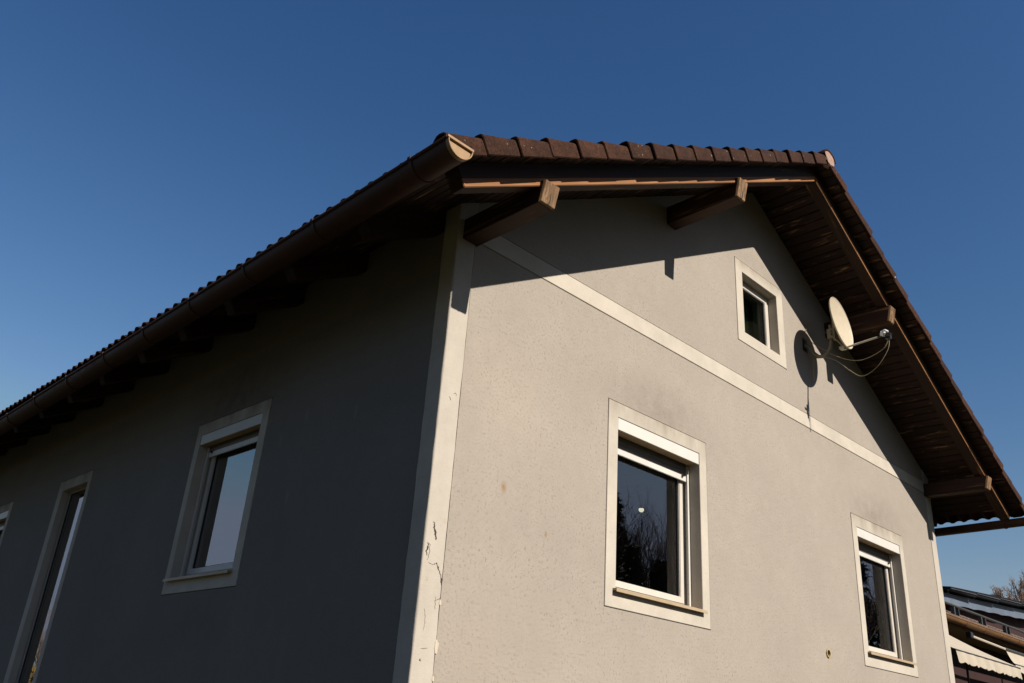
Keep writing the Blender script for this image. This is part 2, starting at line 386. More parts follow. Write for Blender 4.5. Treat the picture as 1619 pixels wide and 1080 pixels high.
# cream band and corner pilasters
MB().box(.165, W-.165, -.004, .029, zb0, zb1).build('string_course', M['band'], house, bevel=.003)
def pilaster(x0, x1, y1, mirror):
    f = lambda x: W-x if mirror else x
    rnd = random.Random(3 if mirror else 4); mb = MB(); R = .012; n = 46; secs = []
    for k in range(n+1):
        t = k/n; ja, jb = rnd.uniform(-.0022, .0022), rnd.uniform(-.0022, .0022); jr = R*rnd.uniform(.75, 1.3); jx = rnd.uniform(-.0008, .0008)
        P = [(x1-.003+ja,-.006),(x1+ja,-.002),(x1+ja,.029),(x0+.03,.029),(x0+.03,y1+jb),(x0+.004,y1+jb),(x0,y1-.003+jb)]
        P += [(x0+jx+jr*(1-math.cos(q)), -.006+jr*(1-math.sin(q))) for q in [math.pi/2*m/5 for m in range(6)]]
        secs.append([(f(x), y, -1.6+(ZE+SL*max(x, 0)+.004+1.6)*t) for x, y in P])
    mb.loft(secs)
    return mb.build('pilaster', M['pil'], house, smooth=True)
pl = pilaster(-.006, .162, .149, False); pilaster(-.006, .162, .149, True)

# cracks and chips on the near pilaster (thin broken plaster)
def crack(pts, wd_, name='crack', mat='crack', parent=None, off=-.0075):
    mb = MB(); rnd = random.Random(len(pts)*17+int(pts[0][1]*100))
    P = []
    for (a, b), (c, d) in zip(pts, pts[1:]):
        for k in range(5):
            t = k/5; P.append((a+(c-a)*t+rnd.uniform(-.004,.004), b+(d-b)*t+rnd.uniform(-.003,.003)))
    P.append(pts[-1]); n = len(P); wd = wd_*.75
    secs = []
    for k, (x, z) in enumerate(P):
        h = wd*(.25+.75*math.sin(math.pi*(k+.3)/(n+.3)))*rnd.uniform(.6, 1.3)
        secs.append([(x-h, off, z), (x+h, off, z), (x+h, off+.006, z), (x-h, off+.006, z)])
    return mb.loft(secs).build(name, M[mat], parent or pl, loc=(0,0,0))
crack([(.060,1.127),(.055,1.10),(.070,1.075),(.072,1.05),(.083,1.037)], .0085)
crack([(.046,1.130),(.060,1.125)], .003)
crack([(.017,.999),(.028,.985),(.018,.95),(.022,.925)], .006)
crack([(.022,.999),(.042,.99),(.040,.930),(.030,.90)], .003, mat='hairline')
crack([(.045,.885),(.075,.875),(.103,.893),(.125,.855),(.150,.824),(.158,.77)], .0042)
crack([(.052,.405),(.074,.403),(.098,.412)], .004, mat='hairline'); crack([(.052,.345),(.058,.335)], .006)
crack([(.050,.62),(.062,.55),(.055,.50)], .002, mat='hairline'); crack([(.120,.70),(.128,.63)], .002, mat='hairline')
crack([(.066,1.952),(.085,1.930)], .004, mat='hairline'); crack([(.095,1.975),(.120,1.990),(.128,1.972)], .003, mat='hairline')
crack([(.118,.678),(.150,.690),(.165,.700)], .004)
def chip(x, z, r, mat='chip', parent=None):
    rnd = random.Random(int(x*1000+z*77)); ring = []
    for k in range(11):
        a = 2*math.pi*k/11; q = r*rnd.uniform(.6, 1.15); ring.append((x+q*.7*math.cos(a), z+q*1.3*math.sin(a)))
    return MB().loft([[(a, -.009, b) for a, b in ring], [(a, .004, b) for a, b in ring]]).build('plaster_chip', M[mat], parent or pl, loc=(0,0,Z0) if parent else (0,0,0))
chip(.162, .672, .016); chip(.166, .426, .030); chip(.165, .250, .012); chip(.072, 1.066, .010, 'crack'); chip(.080, 1.036, .008, 'crack'); chip(.024, .97, .009, 'crack'); chip(.120, .868, .007, 'crack'); chip(.155, .80, .012, 'crack')
chip(.415, .105, .016, 'crack', house); chip(.43, .10, .010, 'chip', house)

# ventilation pipe in the gable
mb = MB(); C1 = circ(VC, .040, 20); C2 = circ(VC, .031, 20)
mb.slab(C1, [C2], -.012, .20); vp = mb.build('vent_pipe', M['vent'], house, smooth=True)
MB().slab(circ(VC, .0305, 20), [], .012, .02).build('vent_mesh', M['ventin'], vp, loc=(0,0,0))

# ---- windows
def window(outer, inner, depth, mtx, shutter=None, sash=.055, glass='glass', frame='frame', sill=True, guide=True, fw=.038):
    u0, u1, v0, v1 = inner
    hb = D.objects.new('window', None)
    sm = MB(); sm.ring(outer, inner, -.004, .0295); sm.ring((u0-.028,u1+.028,v0-.028,v1+.028), inner, .0295, .295)
    win = sm.build('window', M['trim'], house, matrix=mtx, bevel=.0025)
    I = Matrix.Identity(4)
    def sub(mb, name, mat, bevel=.002, smooth=False): return mb.build(name, M[mat], win, matrix=I, bevel=bevel, smooth=smooth)
    gap = .003; t = v1-gap
    if shutter:
        bh, low = shutter
        sub(MB().box(u0+gap, u1-gap, -.0005, .012, v1-bh, v1-gap), 'shutter_box_cover', 'white', .0015)
        sub(MB().box(u0+gap, u1-gap, .0125, depth-.05, v1-bh+.003, v1-gap), 'shutter_box', 'wood_under')
        gz = depth-.045
        n = max(1, round((v1-bh-low)/.037))
        for k in range(n):
            a = low+.03+k*.037
            if a+.036 > v1-bh+.03: break
            sub(MB().box(u0+.03, u1-.03, gz+.010, gz+.019, a, a+.0355), 'shutter_slat', 'slat', .003)
        sub(MB().box(u0+.03, u1-.03, gz+.006, gz+.022, low-.022, low+.029), 'shutter_end_bar', 'white', .003)
        for uu in (u0+.09, u1-.09):
            sub(MB().box(uu-.012, uu+.012, gz-.014, gz+.006, low+.012, low+.026), 'shutter_stop', 'black')
    if guide:
        for a, b in ((u0+gap, u0+.028), (u1-.028, u1-gap)):
            g = MB(); g.box(a, b, depth-.05, depth-.036, v0+.004, v1-(shutter[0] if shutter else .004)-.004)
            g.box(a+(.0 if a < (u0+u1)/2 else .017), b-(.017 if a < (u0+u1)/2 else 0), depth-.035, depth-.012, v0+.004, v1-(shutter[0] if shutter else .004)-.004)
            sub(g, 'guide_rail', 'white', .0015)
    f0 = (u0+.001, u1-.001, v0+.001, v1-.001)
    fi = (u0+fw, u1-fw, v0+fw+.007, v1-fw)
    sub(MB().ring(f0, fi, depth, depth+.06), 'window_frame', frame, .004)
    so_ = (u0+fw+.002, u1-fw-.002, v0+fw+.009, v1-fw-.002); si = (so_[0]+sash, so_[1]-sash, so_[2]+sash, so_[3]-sash)
    sub(MB().ring(so_, si, depth-.010, depth+.055), 'sash', frame, .006)
    e = .007; sub(MB().ring((si[0]-.001,si[1]+.001,si[2]-.001,si[3]+.001), (si[0]+e,si[1]-e,si[2]+e,si[3]-e), depth+.008, depth+.05), 'glazing_seal', 'seal', 0)
    sub(MB().box(si[0]+.001, si[1]-.001, depth+.016, depth+.020, si[2]+.001, si[3]-.001), 'pane', glass, 0)
    if sill:
        s_ = MB(); s_.hexa([(u0-.035,-.040,v0-.016),(u1+.012,-.040,v0-.016),(u1+.012,depth+.002,v0-.003),(u0-.035,depth+.002,v0-.003),
                            (u0-.035,-.040,v0-.001),(u1+.012,-.040,v0-.001),(u1+.012,depth+.002,v0+.012),(u0-.035,depth+.002,v0+.012)])
        s_.box(u0-.035, u1+.012, -.042, -.038, v0-.026, v0-.0015)
        sub(s_, 'window_sill', 'sill', .0015)
    return win
window(w1o, w1i, .155, GW, (.100, 2.105))
window(w2o, w2i, .155, GW, (.100, 2.075))
window(wso, wsi, .100, GW, None, sash=.05, glass='glassg', sill=False, guide=False)
window(lwo, lwi, .130, SWm, (.095, 2.130), glass='glass_side')
window(tlo, tli, .085, SWm, None, sash=.010, glass='glass_side', sill=False, guide=False, fw=.008)
window(t3o, t3i, .130, SWm, (.095, 2.09), glass='glass_side')

# ---- rooms behind the glass
MB().box(.301, W-.301, .301, L-.301, -.15, .02).build('floor_slab', M['floor'], house)
MB().box(.301, W-.301, .301, L-.301, 2.86, 3.06).build('ceiling_slab', M['room'], house)
for a in ((5.35, 5.45, .301, 4.7, .021, 2.859), (.301, W-.301, 4.701, 4.8, .021, 2.859)):
    MB().box(*a).build('partition_wall', M['room'], house)
MB().box(2.6, 6.0, 2.4, 2.5, 3.061, 5.0).build('partition_wall', M['room'], house)

mb = MB(); n = 60; xs = [3.75+.9*k/n for k in range(n+1)]
mb.loft([[(x, .33+.018*math.sin(x*70)+.01*math.sin(x*31), z) for x in xs] for z in (3.7, 4.7)], caps=False, closed=False)
mb.build('curtain', M['curtain'], house, smooth=True)
# ---- roof timber and boarding
def SM(side):
    if side == 0: s, y, t, o = (CT,0,ST), (0,1,0), (-ST,0,CT), (0,0,ZE+Z0)
    else: s, y, t, o = (-CT,0,ST), (0,-1,0), (ST,0,CT), (W,0,ZE+Z0)
    m = Matrix((s, y, t)).transposed().to_4x4(); m.translation = o; return m
s_at = lambda t: (XM + t*ST)/CT           # s of the ridge plane at height t
FR = .88
deck = MB()
for side in (0, 1):
    d = MB(); a, b = (-FR+.01, L+FR-.01) if side == 0 else (-L-FR+.01, FR-.01)
    d.hexa([(-.72,a,.024),(s_at(.024),a,.024),(s_at(.024),b,.024),(-.72,b,.024),(-.72,a,.036),(s_at(.036),a,.036),(s_at(.036),b,.036),(-.72,b,.036)])
    Mx = SM(side); deck.pts([]); i = len(deck.v); deck.v += [tuple(Mx @ Vector(p)) for p in d.v]; deck.f += [tuple(i+k for k in f) for f in d.f]
roof = deck.build('roof', M['board'], house, loc=(0,0,0))
ylr = lambda side, a, b: (a, b) if side == 0 else (-b, -a)
PB = .1085
n = int((s_at(0)+.72)/PB)
mb = MB(); mb.box(.003, PB-.003, 0, L+2*FR, 0, .022); me = None
for side in (0, 1):
    for k in range(n+1):
        s0 = -.735 + k*PB
        if s0 + PB > s_at(0): break
        base = SM(side) @ Matrix.Translation((s0, -FR if side == 0 else -L-FR, random.uniform(-.0015, .0015)))
        if me is None: o = mb.build('soffit_board', M['board'], roof, matrix=base, bevel=.005); me = o.data
        else: link('soffit_board', me, roof, matrix=base)
    # closing strip at the ridge
    a, b = ylr(side, -FR, L+FR); s1 = s0
    MB().hexa([(s1,a,.001),(s_at(.001),a,.001),(s_at(.001),b,.001),(s1,b,.001),(s1,a,.021),(s_at(.021),a,.021),(s_at(.021),b,.021),(s1,b,.021)]).build('soffit_board', M['board'], roof, matrix=SM(side))
    # rafters
    def rafter(y0, y1, mat):
        a, b = ylr(side, y0, y1); lo, hi = -.152, .003; sa = -.654/CT
        MB().hexa([(sa-.085*0+.0,a,lo),(s_at(lo),a,lo),(s_at(lo),b,lo),(sa,b,lo),(sa-.01,a,hi),(s_at(hi),a,hi),(s_at(hi),b,hi),(sa-.01,b,hi)]).build('rafter', M[mat], roof, matrix=SM(side), bevel=.004)
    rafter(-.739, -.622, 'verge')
    for y in (.16, 1.087, 1.993, 2.83, 3.663, 4.613, 5.50, 6.39, 7.30, 8.2, 9.1, 10.0, 10.9, 11.7): rafter(y, y+.12, 'rafter')

# ---- purlins with undercut, weathered ends
def purlin(x0, x1, z0, z1):
    yb, yt = -.752, -.790
    mb = MB().hexa([(x0,yb+.02,z0),(x1,yb+.02,z0),(x1,4.,z0),(x0,4.,z0),(x0,yt+.02,z1),(x1,yt+.02,z1),(x1,4.,z1),(x0,4.,z1)])
    p = mb.build('purlin', M['purlin'], roof, bevel=.004, loc=(0,0,Z0))
    c = .006
    q = MB().hexa([(x0+c,yb,z0+c),(x1-c,yb,z0+c),(x1,yb+.0205,z0),(x0,yb+.0205,z0),(x0+c,yt,z1-c),(x1-c,yt,z1-c),(x1,yt+.0205,z1),(x0,yt+.0205,z1)])
    q.build('purlin_end', M['endgrain'], p, loc=(0,0,0), bevel=.002)
    return p
def split(p, x, z0, z1, wd, zz0, zz1):
    yy = lambda z: -.752-.038*(z-zz0)/(zz1-zz0)-.0012
    mb = MB(); secs = []
    for k in range(7):
        t = k/6; z = z0+(z1-z0)*t; h = wd*(1-t)+.0008; xx = x+.006*math.sin(5*t)+.012*t
        secs.append([(xx-h, yy(z), z), (xx+h, yy(z), z), (xx+h, yy(z)+.004, z), (xx-h, yy(z)+.004, z)])
    mb.loft(secs).build('end_split', M['crack'], p, loc=(0,0,0))
for a in ((.045, .187, 3.130, 3.290), (2.502, 2.642, 4.470, 4.660)):
    p = purlin(*a); q = purlin(W-a[1], W-a[0], a[2], a[3])
    split(p, a[0]+.070, a[2]+.006, a[2]+.085, .0055, a[2], a[3]); split(q, W-a[1]+.05, a[2]+.01, a[2]+.11, .003, a[2], a[3])

# ---- tiles
def sect_to(mesh_sec, s0, s1, lift):
    return [[(s0, y, t+lift) for y, t in mesh_sec], [(s1, y, t) for y, t in mesh_sec]]
SEC = [(0,-.024),(0,.068),(.006,.082),(.018,.091),(.036,.095),(.06,.092),(.085,.080),(.105,.068),(.20,.066),(.20,.052),(.105,.054),(.08,.066),(.056,.077),(.036,.080),(.024,.074),(.018,.062),(.018,-.024)]
VL, VP = .352, .3135
VMES = {}
for side in (0, 1):
    sg = 1 if side == 0 else -1
    yb = -.900*sg; k = 0; s0 = -.975
    while s0 < s_at(.05)-.10:
        ln = min(VL, s_at(.06) - s0 - .01)
        j = random.uniform(-.006, .005)
        mx = SM(side) @ Matrix.Translation((s0, yb + random.uniform(-.007, .007), j)) @ Matrix.Rotation(random.uniform(-.013, .013), 4, 'Y')
        if ln == VL and side in VMES: link('verge_tile', VMES[side], roof, matrix=mx)
        else:
            mb = MB(); sec = [(y*sg, t) for y, t in SEC]
            a = [(.0, y-((.017 if side == 0 else -.009) if abs(y) < .03 else 0), t+(.026 if t > .04 else .003)) for y, t in sec]; b = [(ln, y, t) for y, t in sec]
            mb.loft([a, b])
            o = mb.build('verge_tile', M['tile'], roof, matrix=mx, bevel=.004, smooth=True)
            if ln == VL: VMES[side] = o.data
        s0 += VP
# wave profile of the field tiles
def wave(y): 
    q = (y % .15)/.15; h = math.sin(math.pi*min(max((q-.12)/.76, 0), 1))
    return .030*h**.8
TW = .30; NS = 16
def tile_mesh(side):
    mb = MB(); ys = [TW*k/NS for k in range(NS+1)]
    up = [(y, .062+wave(y)) for y in ys]; dn = [(y, .047+wave(y)) for y in reversed(ys)]
    sec = up + dn
    mb.loft([[(0, y, t+.012) for y, t in sec], [(.42, y, t) for y, t in sec]]); return mb
me = None
S_E = -.945
for side in (0, 1):
    for k in range(int((L+2*.71)/TW)):
        y = -.705 + k*TW
        yy = y+.001 if side == 0 else -y-TW+.001
        mx = SM(side) @ Matrix.Translation((S_E + random.uniform(-.004,.004), yy, random.uniform(-.002,.002)))
        if me is None: o = tile_mesh(0).build('roof_tile', M['tile'], roof, matrix=mx, smooth=True); me = o.data
        else: link('roof_tile', me, roof, matrix=mx)
    # the courses above, seen from nowhere in the photograph: one covering per slope
    mb = MB(); a, b = ylr(side, -.705, L+.88); ns = int((b-a)/.025); ys = [a+(b-a)*k/ns for k in range(ns+1)]
    s0 = S_E+.345
    while s0 < s_at(.05)-.05:
        s1 = min(s0+.36, s_at(.06)); 
        mb.loft([[(s0, y, .050+wave(y+.705)+.014) for y in ys], [(s0, y, .062+wave(y+.705)+.014) for y in ys], [(s1, y, .062+wave(y+.705)) for y in ys]], caps=False, closed=False); s0 += .345
    o = mb.build('tile_courses', M['tile'], roof, matrix=SM(side), smooth=True); o['kind'] = 'stuff'
# ridge
zr = ZE + SL*XM
AR = [(.128*math.cos(a), .095*math.sin(a)) for a in [math.pi*k/12 for k in range(13)]]; AI = [(.113*math.cos(a), .080*math.sin(a)) for a in [math.pi*k/12 for k in range(12, -1, -1)]]
me = None; y = -.925
while y < L+.5:
    mx = Matrix.Translation((XM, y, zr+Z0+.028+random.uniform(-.002,.002)))
    if me is None:
        mb = MB(); sec = AR+AI; mb.loft([[(x, 0, z+.010) for x, z in sec], [(x, .03, z+.012) for x, z in sec], [(x, .40, z-.004) for x, z in sec]])
        me = mb.build('ridge_tile', M['tile'], roof, matrix=mx, smooth=True).data
    else: link('ridge_tile', me, roof, matrix=mx)
    y += .365
mb = MB(); P = [(XM+.108*math.cos(a), .085*math.sin(a)) for a in [math.pi*k/14 for k in range(15)]] + [(XM-.09,-.06),(XM,-.085),(XM+.09,-.06)]
mb.loft([[(x, -.918, z+zr+.034) for x, z in P], [(x, -.85, z+zr+.034) for x, z in P]]); mb.build('ridge_end_mortar', M['mortar'], roof, bevel=.006)

# ---- gutters
def gutter(xc, side, fall, zt):
    G = .090; ye = -.945; sg = -1 if side == 0 else 1     # sg points outwards
    arc = [math.pi*k/16 for k in range(17)]
    out = [(xc+sg*G*math.cos(a), -G*math.sin(a)) for a in arc]; inn = [(xc+sg*(G-.004)*math.cos(a), -(G-.004)*math.sin(a)) for a in reversed(arc)]
    zy = lambda y: zt - fall*(y+.9)
    sec = out+inn; mb = MB()
    mb.loft([[(x, y, z+zy(y)) for x, z in sec] for y in (ye, 3, 8, L+.9)])
    gt = mb.build('gutter', M['gutter'], house, smooth=True)
    mb = MB(); mb.tube([(xc+sg*(G+.004), y, zy(y)+.004) for y in (ye, 3, 8, L+.9)], .0115, 10)
    mb.build('gutter_bead', M['gutter'], gt, loc=(0,0,0), smooth=True)
    # end plate with its folded rim
    pz = zy(ye); fl = [(xc+(G-.006)*math.cos(a), -(G-.006)*math.sin(a)) for a in arc]
    mb = MB(); mb.loft([[(x, ye+.003, z+pz-.002) for x, z in fl], [(x, ye+.007, z+pz-.002) for x, z in fl]])
    secs = []
    rim_o = [(xc+(G+.003)*math.cos(a), -(G+.003)*math.sin(a)) for a in arc]; rim_i = [(xc+(G-.004)*math.cos(a), -(G-.007)*math.sin(a)) for a in reversed(arc)]
    mb.loft([[(x, ye-.009, z+pz) for x, z in rim_o+rim_i], [(x, ye+.020, z+pz) for x, z in rim_o+rim_i]])
    mb.box(xc-G-.010, xc+G+.006, ye-.011, ye+.013, pz-.004, pz+.014)
    mb.build('gutter_end_cap', M['cap'], gt, loc=(0,0,0), bevel=.0015)
    bys = [-.614,.401,1.311,2.167,3.02,3.87,4.79,5.72,6.6,7.5,8.4,9.3,10.2,11.1,12.0]
    for y in bys:
        bo = [(xc+sg*(G+.007)*math.cos(a), -(G+.007)*math.sin(a)) for a in arc]; bi = [(xc+sg*(G+.0005)*math.cos(a), -(G+.0005)*math.sin(a)) for a in reversed(arc)]
        mb = MB(); z = zy(y); mb.loft([[(x, y-.013, q+z) for x, q in bo+bi], [(x, y+.013, q+z) for x, q in bo+bi]])
        mb.box(xc+sg*G-.018, xc+sg*G+.018, y-.013, y+.013, z+.002, z+.019)
        mb.build('gutter_bracket', M['gutter'], gt, loc=(0,0,0), smooth=True)
gutter(-.808, 0, .0128, 2.974); gutter(W+.800, 1, .025, 2.945)

# ------------------------------------------------------------------ satellite dish
dish = empty('satellite_dish', (5.10, 0, 4.164+Z0))
tag(dish, 'cream satellite dish on a bent steel arm beside the small gable window', 'satellite dish')
dl = (-5.10, 0, -4.164)
ctr = Vector((5.152, -.434, 4.338)); al, ta = .057, .116
nrm = Vector((math.sin(al)*math.cos(ta), -math.cos(al)*math.cos(ta), math.sin(ta)))
e1 = Vector((math.cos(al), math.sin(al), 0)); e2 = nrm.cross(e1)
if e2.z < 0: e2 = -e2
rw, rh = .268, .309
def ringp(f, off, n=40): return [ctr + f*rw*math.cos(a)*e1 + f*rh*math.sin(a)*e2 + off*nrm for a in [2*math.pi*k/n for k in range(n)]]
dp = lambda f: -.050*(1-f*f)
secs = [ringp(f, dp(f)) for f in (.02,.2,.4,.6,.8,.95,.985)] + [ringp(1.0, .004), ringp(1.012, .000), ringp(1.012, -.012), ringp(.99, -.016)] + [ringp(f, dp(f)-.006) for f in (.95,.8,.6,.4,.2,.02)]
MB().loft(secs).build('reflector', M['dish'], dish, loc=dl, smooth=True)
bk = ctr - .075*nrm
mb = MB(); mb.box(5.07, 5.17, -.006, -.0005, 4.09, 4.245); 
pb = mb.build('wall_plate', M['black'], dish, loc=dl, bevel=.002)
mb = MB(); mb.tube([(5.115,-.006,4.165),(5.115,-.05,4.12),(5.118,-.09,4.045),(5.122,-.14,3.995),(5.126,-.20,3.985),(5.130,-.255,4.01),(5.132,-.29,4.065),(5.133,-.305,4.13),(5.134,-.31,4.20),(5.135,-.31,4.335)], .0205, 12)
mb.build('mast', M['galv'], dish, loc=dl, smooth=True)
mb = MB(); mb.box(5.10, 5.17, -.36, -.285, 4.17, 4.185); mb.box(5.10, 5.17, -.36, -.285, 4.25, 4.265); mb.box(5.095, 5.103, -.36, -.28, 4.16, 4.28); mb.box(5.168, 5.176, -.36, -.28, 4.16, 4.28)
mb.box(5.085, 5.185, -.372, -.350, 4.14, 4.36)
mb.tube([(5.06,-.33,4.205),(5.20,-.33,4.205)], .008, 6); mb.tube([(5.06,-.33,4.24),(5.20,-.33,4.24)], .008, 6)
mb.tube([(5.13,-.36,4.16),(5.14,-.45,4.02)], .014, 6)
mb.build('clamp', M['galv'], dish, loc=dl, bevel=.001)
bot = ctr - rh*.98*e2 - .03*nrm
lnb = Vector((5.125, -.905, 4.055))
d = (lnb - bot); 
mb = MB(); mb.tube([bot - .04*d.normalized(), bot + .80*d], .0125, 4); mb.box(bot.x-.035, bot.x+.035, bot.y-.01, bot.y+.05, bot.z-.012, bot.z+.014)
mb.build('feed_arm', M['armm'], dish, loc=dl, bevel=.001)
mb = MB(); p0 = bot+.78*d; mb.tube([p0, bot+.94*d], .010, 6); mb.build('lnb_holder', M['black'], dish, loc=dl)
ax = (ctr + Vector((0,0,-.05)) - lnb).normalized()
mb = MB(); mb.tube([lnb+ax*.055, lnb+ax*.02, lnb+ax*.0195, lnb-ax*.02], [.030, .027, .016, .016], 14)
lo = mb.build('lnb', M['lnbw'], dish, loc=dl, smooth=True)
mb = MB(); mb.tube([lnb-ax*.012, lnb-ax*.05], .026, 12); mb.box(lnb.x-.02, lnb.x+.02, lnb.y-.045, lnb.y+.01, lnb.z-.055, lnb.z-.008)
mb.build('lnb_body', M['black'], lo, loc=(0,0,0), smooth=True)
mb = MB(); h = lnb + Vector((-.055,.0,.01)); mb.tube([h+Vector((0,.03,-.02)), h+Vector((-.005,.012,.005)), h+Vector((0,-.01,.016)), h+Vector((.05,-.02,.016))], .011, 8)
mb.build('lnb_horn', M['lnbw'], lo, loc=(0,0,0), smooth=True)
def cable(ctrl, r=.0042):
    P = [Vector(p) for p in ctrl]; Q = []
    for i in range(len(P)-1):
        a, b, c, e = P[max(i-1,0)], P[i], P[i+1], P[min(i+2,len(P)-1)]
        for k in range(6):
            t = k/6; Q.append(.5*((2*b)+(c-a)*t+(2*a-5*b+4*c-e)*t*t+(3*b-a-3*c+e)*t**3))
    Q.append(P[-1]); MB().tube(Q, r, 6).build('cable', M['cable'], dish, loc=dl, smooth=True)
L_ = lnb + Vector((0,-.02,-.055))
cable([L_, L_+Vector((0,.07,-.10)), (5.13,-.66,3.84), (5.13,-.50,3.865), (5.128,-.32,3.97), (5.115,-.22,4.06), (5.105,-.10,4.17), (5.07,-.02,4.30), (5.03,-.008,4.27)])
cable([L_+Vector((.012,0,0)), L_+Vector((.012,.03,-.12)), (5.14,-.76,3.72), (5.14,-.60,3.66), (5.135,-.48,3.75), (5.13,-.34,3.90), (5.12,-.17,4.0), (5.115,-.08,4.10), (5.10,-.012,4.18)])
cable([(5.10,-.012,4.22), (5.15,-.05,4.13), (5.12,-.09,3.98), (5.10,-.09,3.83), (5.14,-.07,3.76), (5.19,-.03,3.79), (5.16,-.04,3.90), (5.13,-.10,3.98)])
cable([(5.11,-.010,4.30), (5.18,-.008,4.40), (5.24,-.008,4.46), (5.34,-.008,4.53)], .0035)

# lamp seen through the near gable window
pend = empty('pendant_lamp', (4.77, 2.0, 2.47+Z0)); tag(pend, 'small lit round bulb hanging in the dark room behind the larger gable window', 'lamp')
mb = MB(); secs = []
for k in range(9):
    a = -math.pi/2 + math.pi*.62*k/8; r = max(.031*math.cos(a), .002); secs.append([(r*math.cos(q), r*math.sin(q), .031*math.sin(a)) for q in [2*math.pi*j/16 for j in range(16)]])
mb.loft(secs).build('bulb', M['bulb'], pend, loc=(0,0,0), smooth=True)
MB().tube([(0,0,.015),(0,0,.386)], .006, 6).build('cord', M['black'], pend, loc=(0,0,0))

# ------------------------------------------------------------------ neighbouring house
nh = empty('neighbour_house', (17.5, 3.0, 0)); tag(nh, 'dark red neighbouring house with tan gutter, tiled eaves and pale upper fascia', 'house')
nl = (-17.5, -3.0, Z0)
def nb(mb, name, mat, bevel=0, smooth=False, parent=None): return mb.build(name, M[mat], parent or nh, loc=nl if parent is None else (0,0,0), bevel=bevel, smooth=smooth)
X0, X1 = 10.8, 27.0
wl = MB().slab([(X0,-1.6),(X1,-1.6),(X1,2.35),(X0,2.35)], [[(13.35,.2),(14.9,.2),(14.9,1.42),(13.35,1.42)]], 2.45, 2.7); nwall = nb(wl, 'wall', 'red')
nb(MB().box(X0, X1, 2.71, 9, -1.6, 2.3), 'house_body', 'red')
nw = nb(MB().ring((13.35,14.9,.2,1.42), (13.45,14.8,.3,1.32), 2.43, 2.52), 'window', 'nsoffit', .004)
nb(MB().box(13.45, 14.8, 2.50, 2.505, .3, 1.32), 'pane', 'glass', parent=nw)
nb(MB().box(X0, X1, 1.86, 2.449, 2.27, 2.33), 'eave_lining', 'nsoffit')
# low roof: wavy tiles rising to the upper wall
ns = int((X1-X0)/.055); xs = [X0+(X1-X0)*k/ns for k in range(ns+1)]
wv = lambda x: .022*abs(math.sin(math.pi*x/.22))
mb = MB()
for k in range(6):
    y0, y1 = 1.76+k*.32, 1.76+k*.32+.34; zz = lambda y: 2.40+(y-1.76)*.47
    mb.loft([[(x, y0, zz(y0)-.005+wv(x)) for x in xs], [(x, y0, zz(y0)+.022+wv(x)) for x in xs], [(x, y1, zz(y1)+wv(x)) for x in xs]], caps=False, closed=False)
o = nb(mb, 'eave_tiles', 'ntile', smooth=True); o['kind'] = 'stuff'
arc = [math.pi*k/12 for k in range(13)]
so_ = [(1.74+.085*math.cos(a), 2.385-.085*math.sin(a)) for a in arc] + [(1.74+.081*math.cos(a), 2.385-.081*math.sin(a)) for a in reversed(arc)]
ng = nb(MB().loft([[(x, y, z) for y, z in so_] for x in (X0, X1)]), 'gutter', 'copper', smooth=True)
x = X0+.4
while x < X1:
    bo = [(1.74+.091*math.cos(a), 2.385-.091*math.sin(a)) for a in arc] + [(1.74+.086*math.cos(a), 2.385-.086*math.sin(a)) for a in reversed(arc)]
    nb(MB().loft([[(x-.015, y, z) for y, z in bo], [(x+.015, y, z) for y, z in bo]]), 'gutter_bracket', 'copper', parent=ng); x += .95
nb(MB().tube([(X0,1.655,2.39),(X1,1.655,2.39)], .011, 8), 'gutter_bead', 'copper', parent=ng)
# snow guard
sg_ = nb(MB().tube([(X0,2.55,2.985),(X1,2.55,2.985)], .028, 8), 'snow_guard', 'steel', smooth=True)
x = X0+.6
while x < X1:
    nb(MB().box(x-.03, x+.03, 2.53, 2.60, 2.79, 2.96), 'guard_bracket', 'steel', parent=sg_)
    nb(MB().box(x+.22, x+.25, 2.53, 2.60, 2.79, 2.96), 'guard_bracket', 'steel', parent=sg_); x += 1.55
# upper storey wall with rising pale fascia
fz = lambda x: 3.46 + (x-17.47)*.0673
nb(MB().hexa([(X0,3.45,2.2),(X1,3.45,2.2),(X1,9,2.2),(X0,9,2.2),(X0,3.45,fz(X0)-.1),(X1,3.45,fz(X1)-.1),(X1,9,fz(X1)-.1),(X0,9,fz(X0)-.1)]), 'upper_wall', 'red')
mb = MB(); n_ = 90; up = []; dn = []
for k in range(n_+1):
    x = X0+(X1-X0)*k/n_; up.append((x, fz(x))); dn.append((x, fz(x)-.215+.022*abs(math.sin(x*3.1))))
mb.loft([[(x, y, z) for y in (3.2, 3.215)] + [(b[0], y, b[1]) for y, b in ((3.215, b0), (3.2, b0))] for (x, z), b0 in zip(up, dn)])
nb(mb, 'fascia', 'fascia')
nb(MB().hexa([(X0,3.19,fz(X0)+.002),(X1,3.19,fz(X1)+.002),(X1,9.2,fz(X1)+.002),(X0,9.2,fz(X0)+.002),(X0,3.19,fz(X0)+.03),(X1,3.19,fz(X1)+.03),(X1,9.2,fz(X1)+.03),(X0,9.2,fz(X0)+.03)]), 'upper_roof', 'steel')
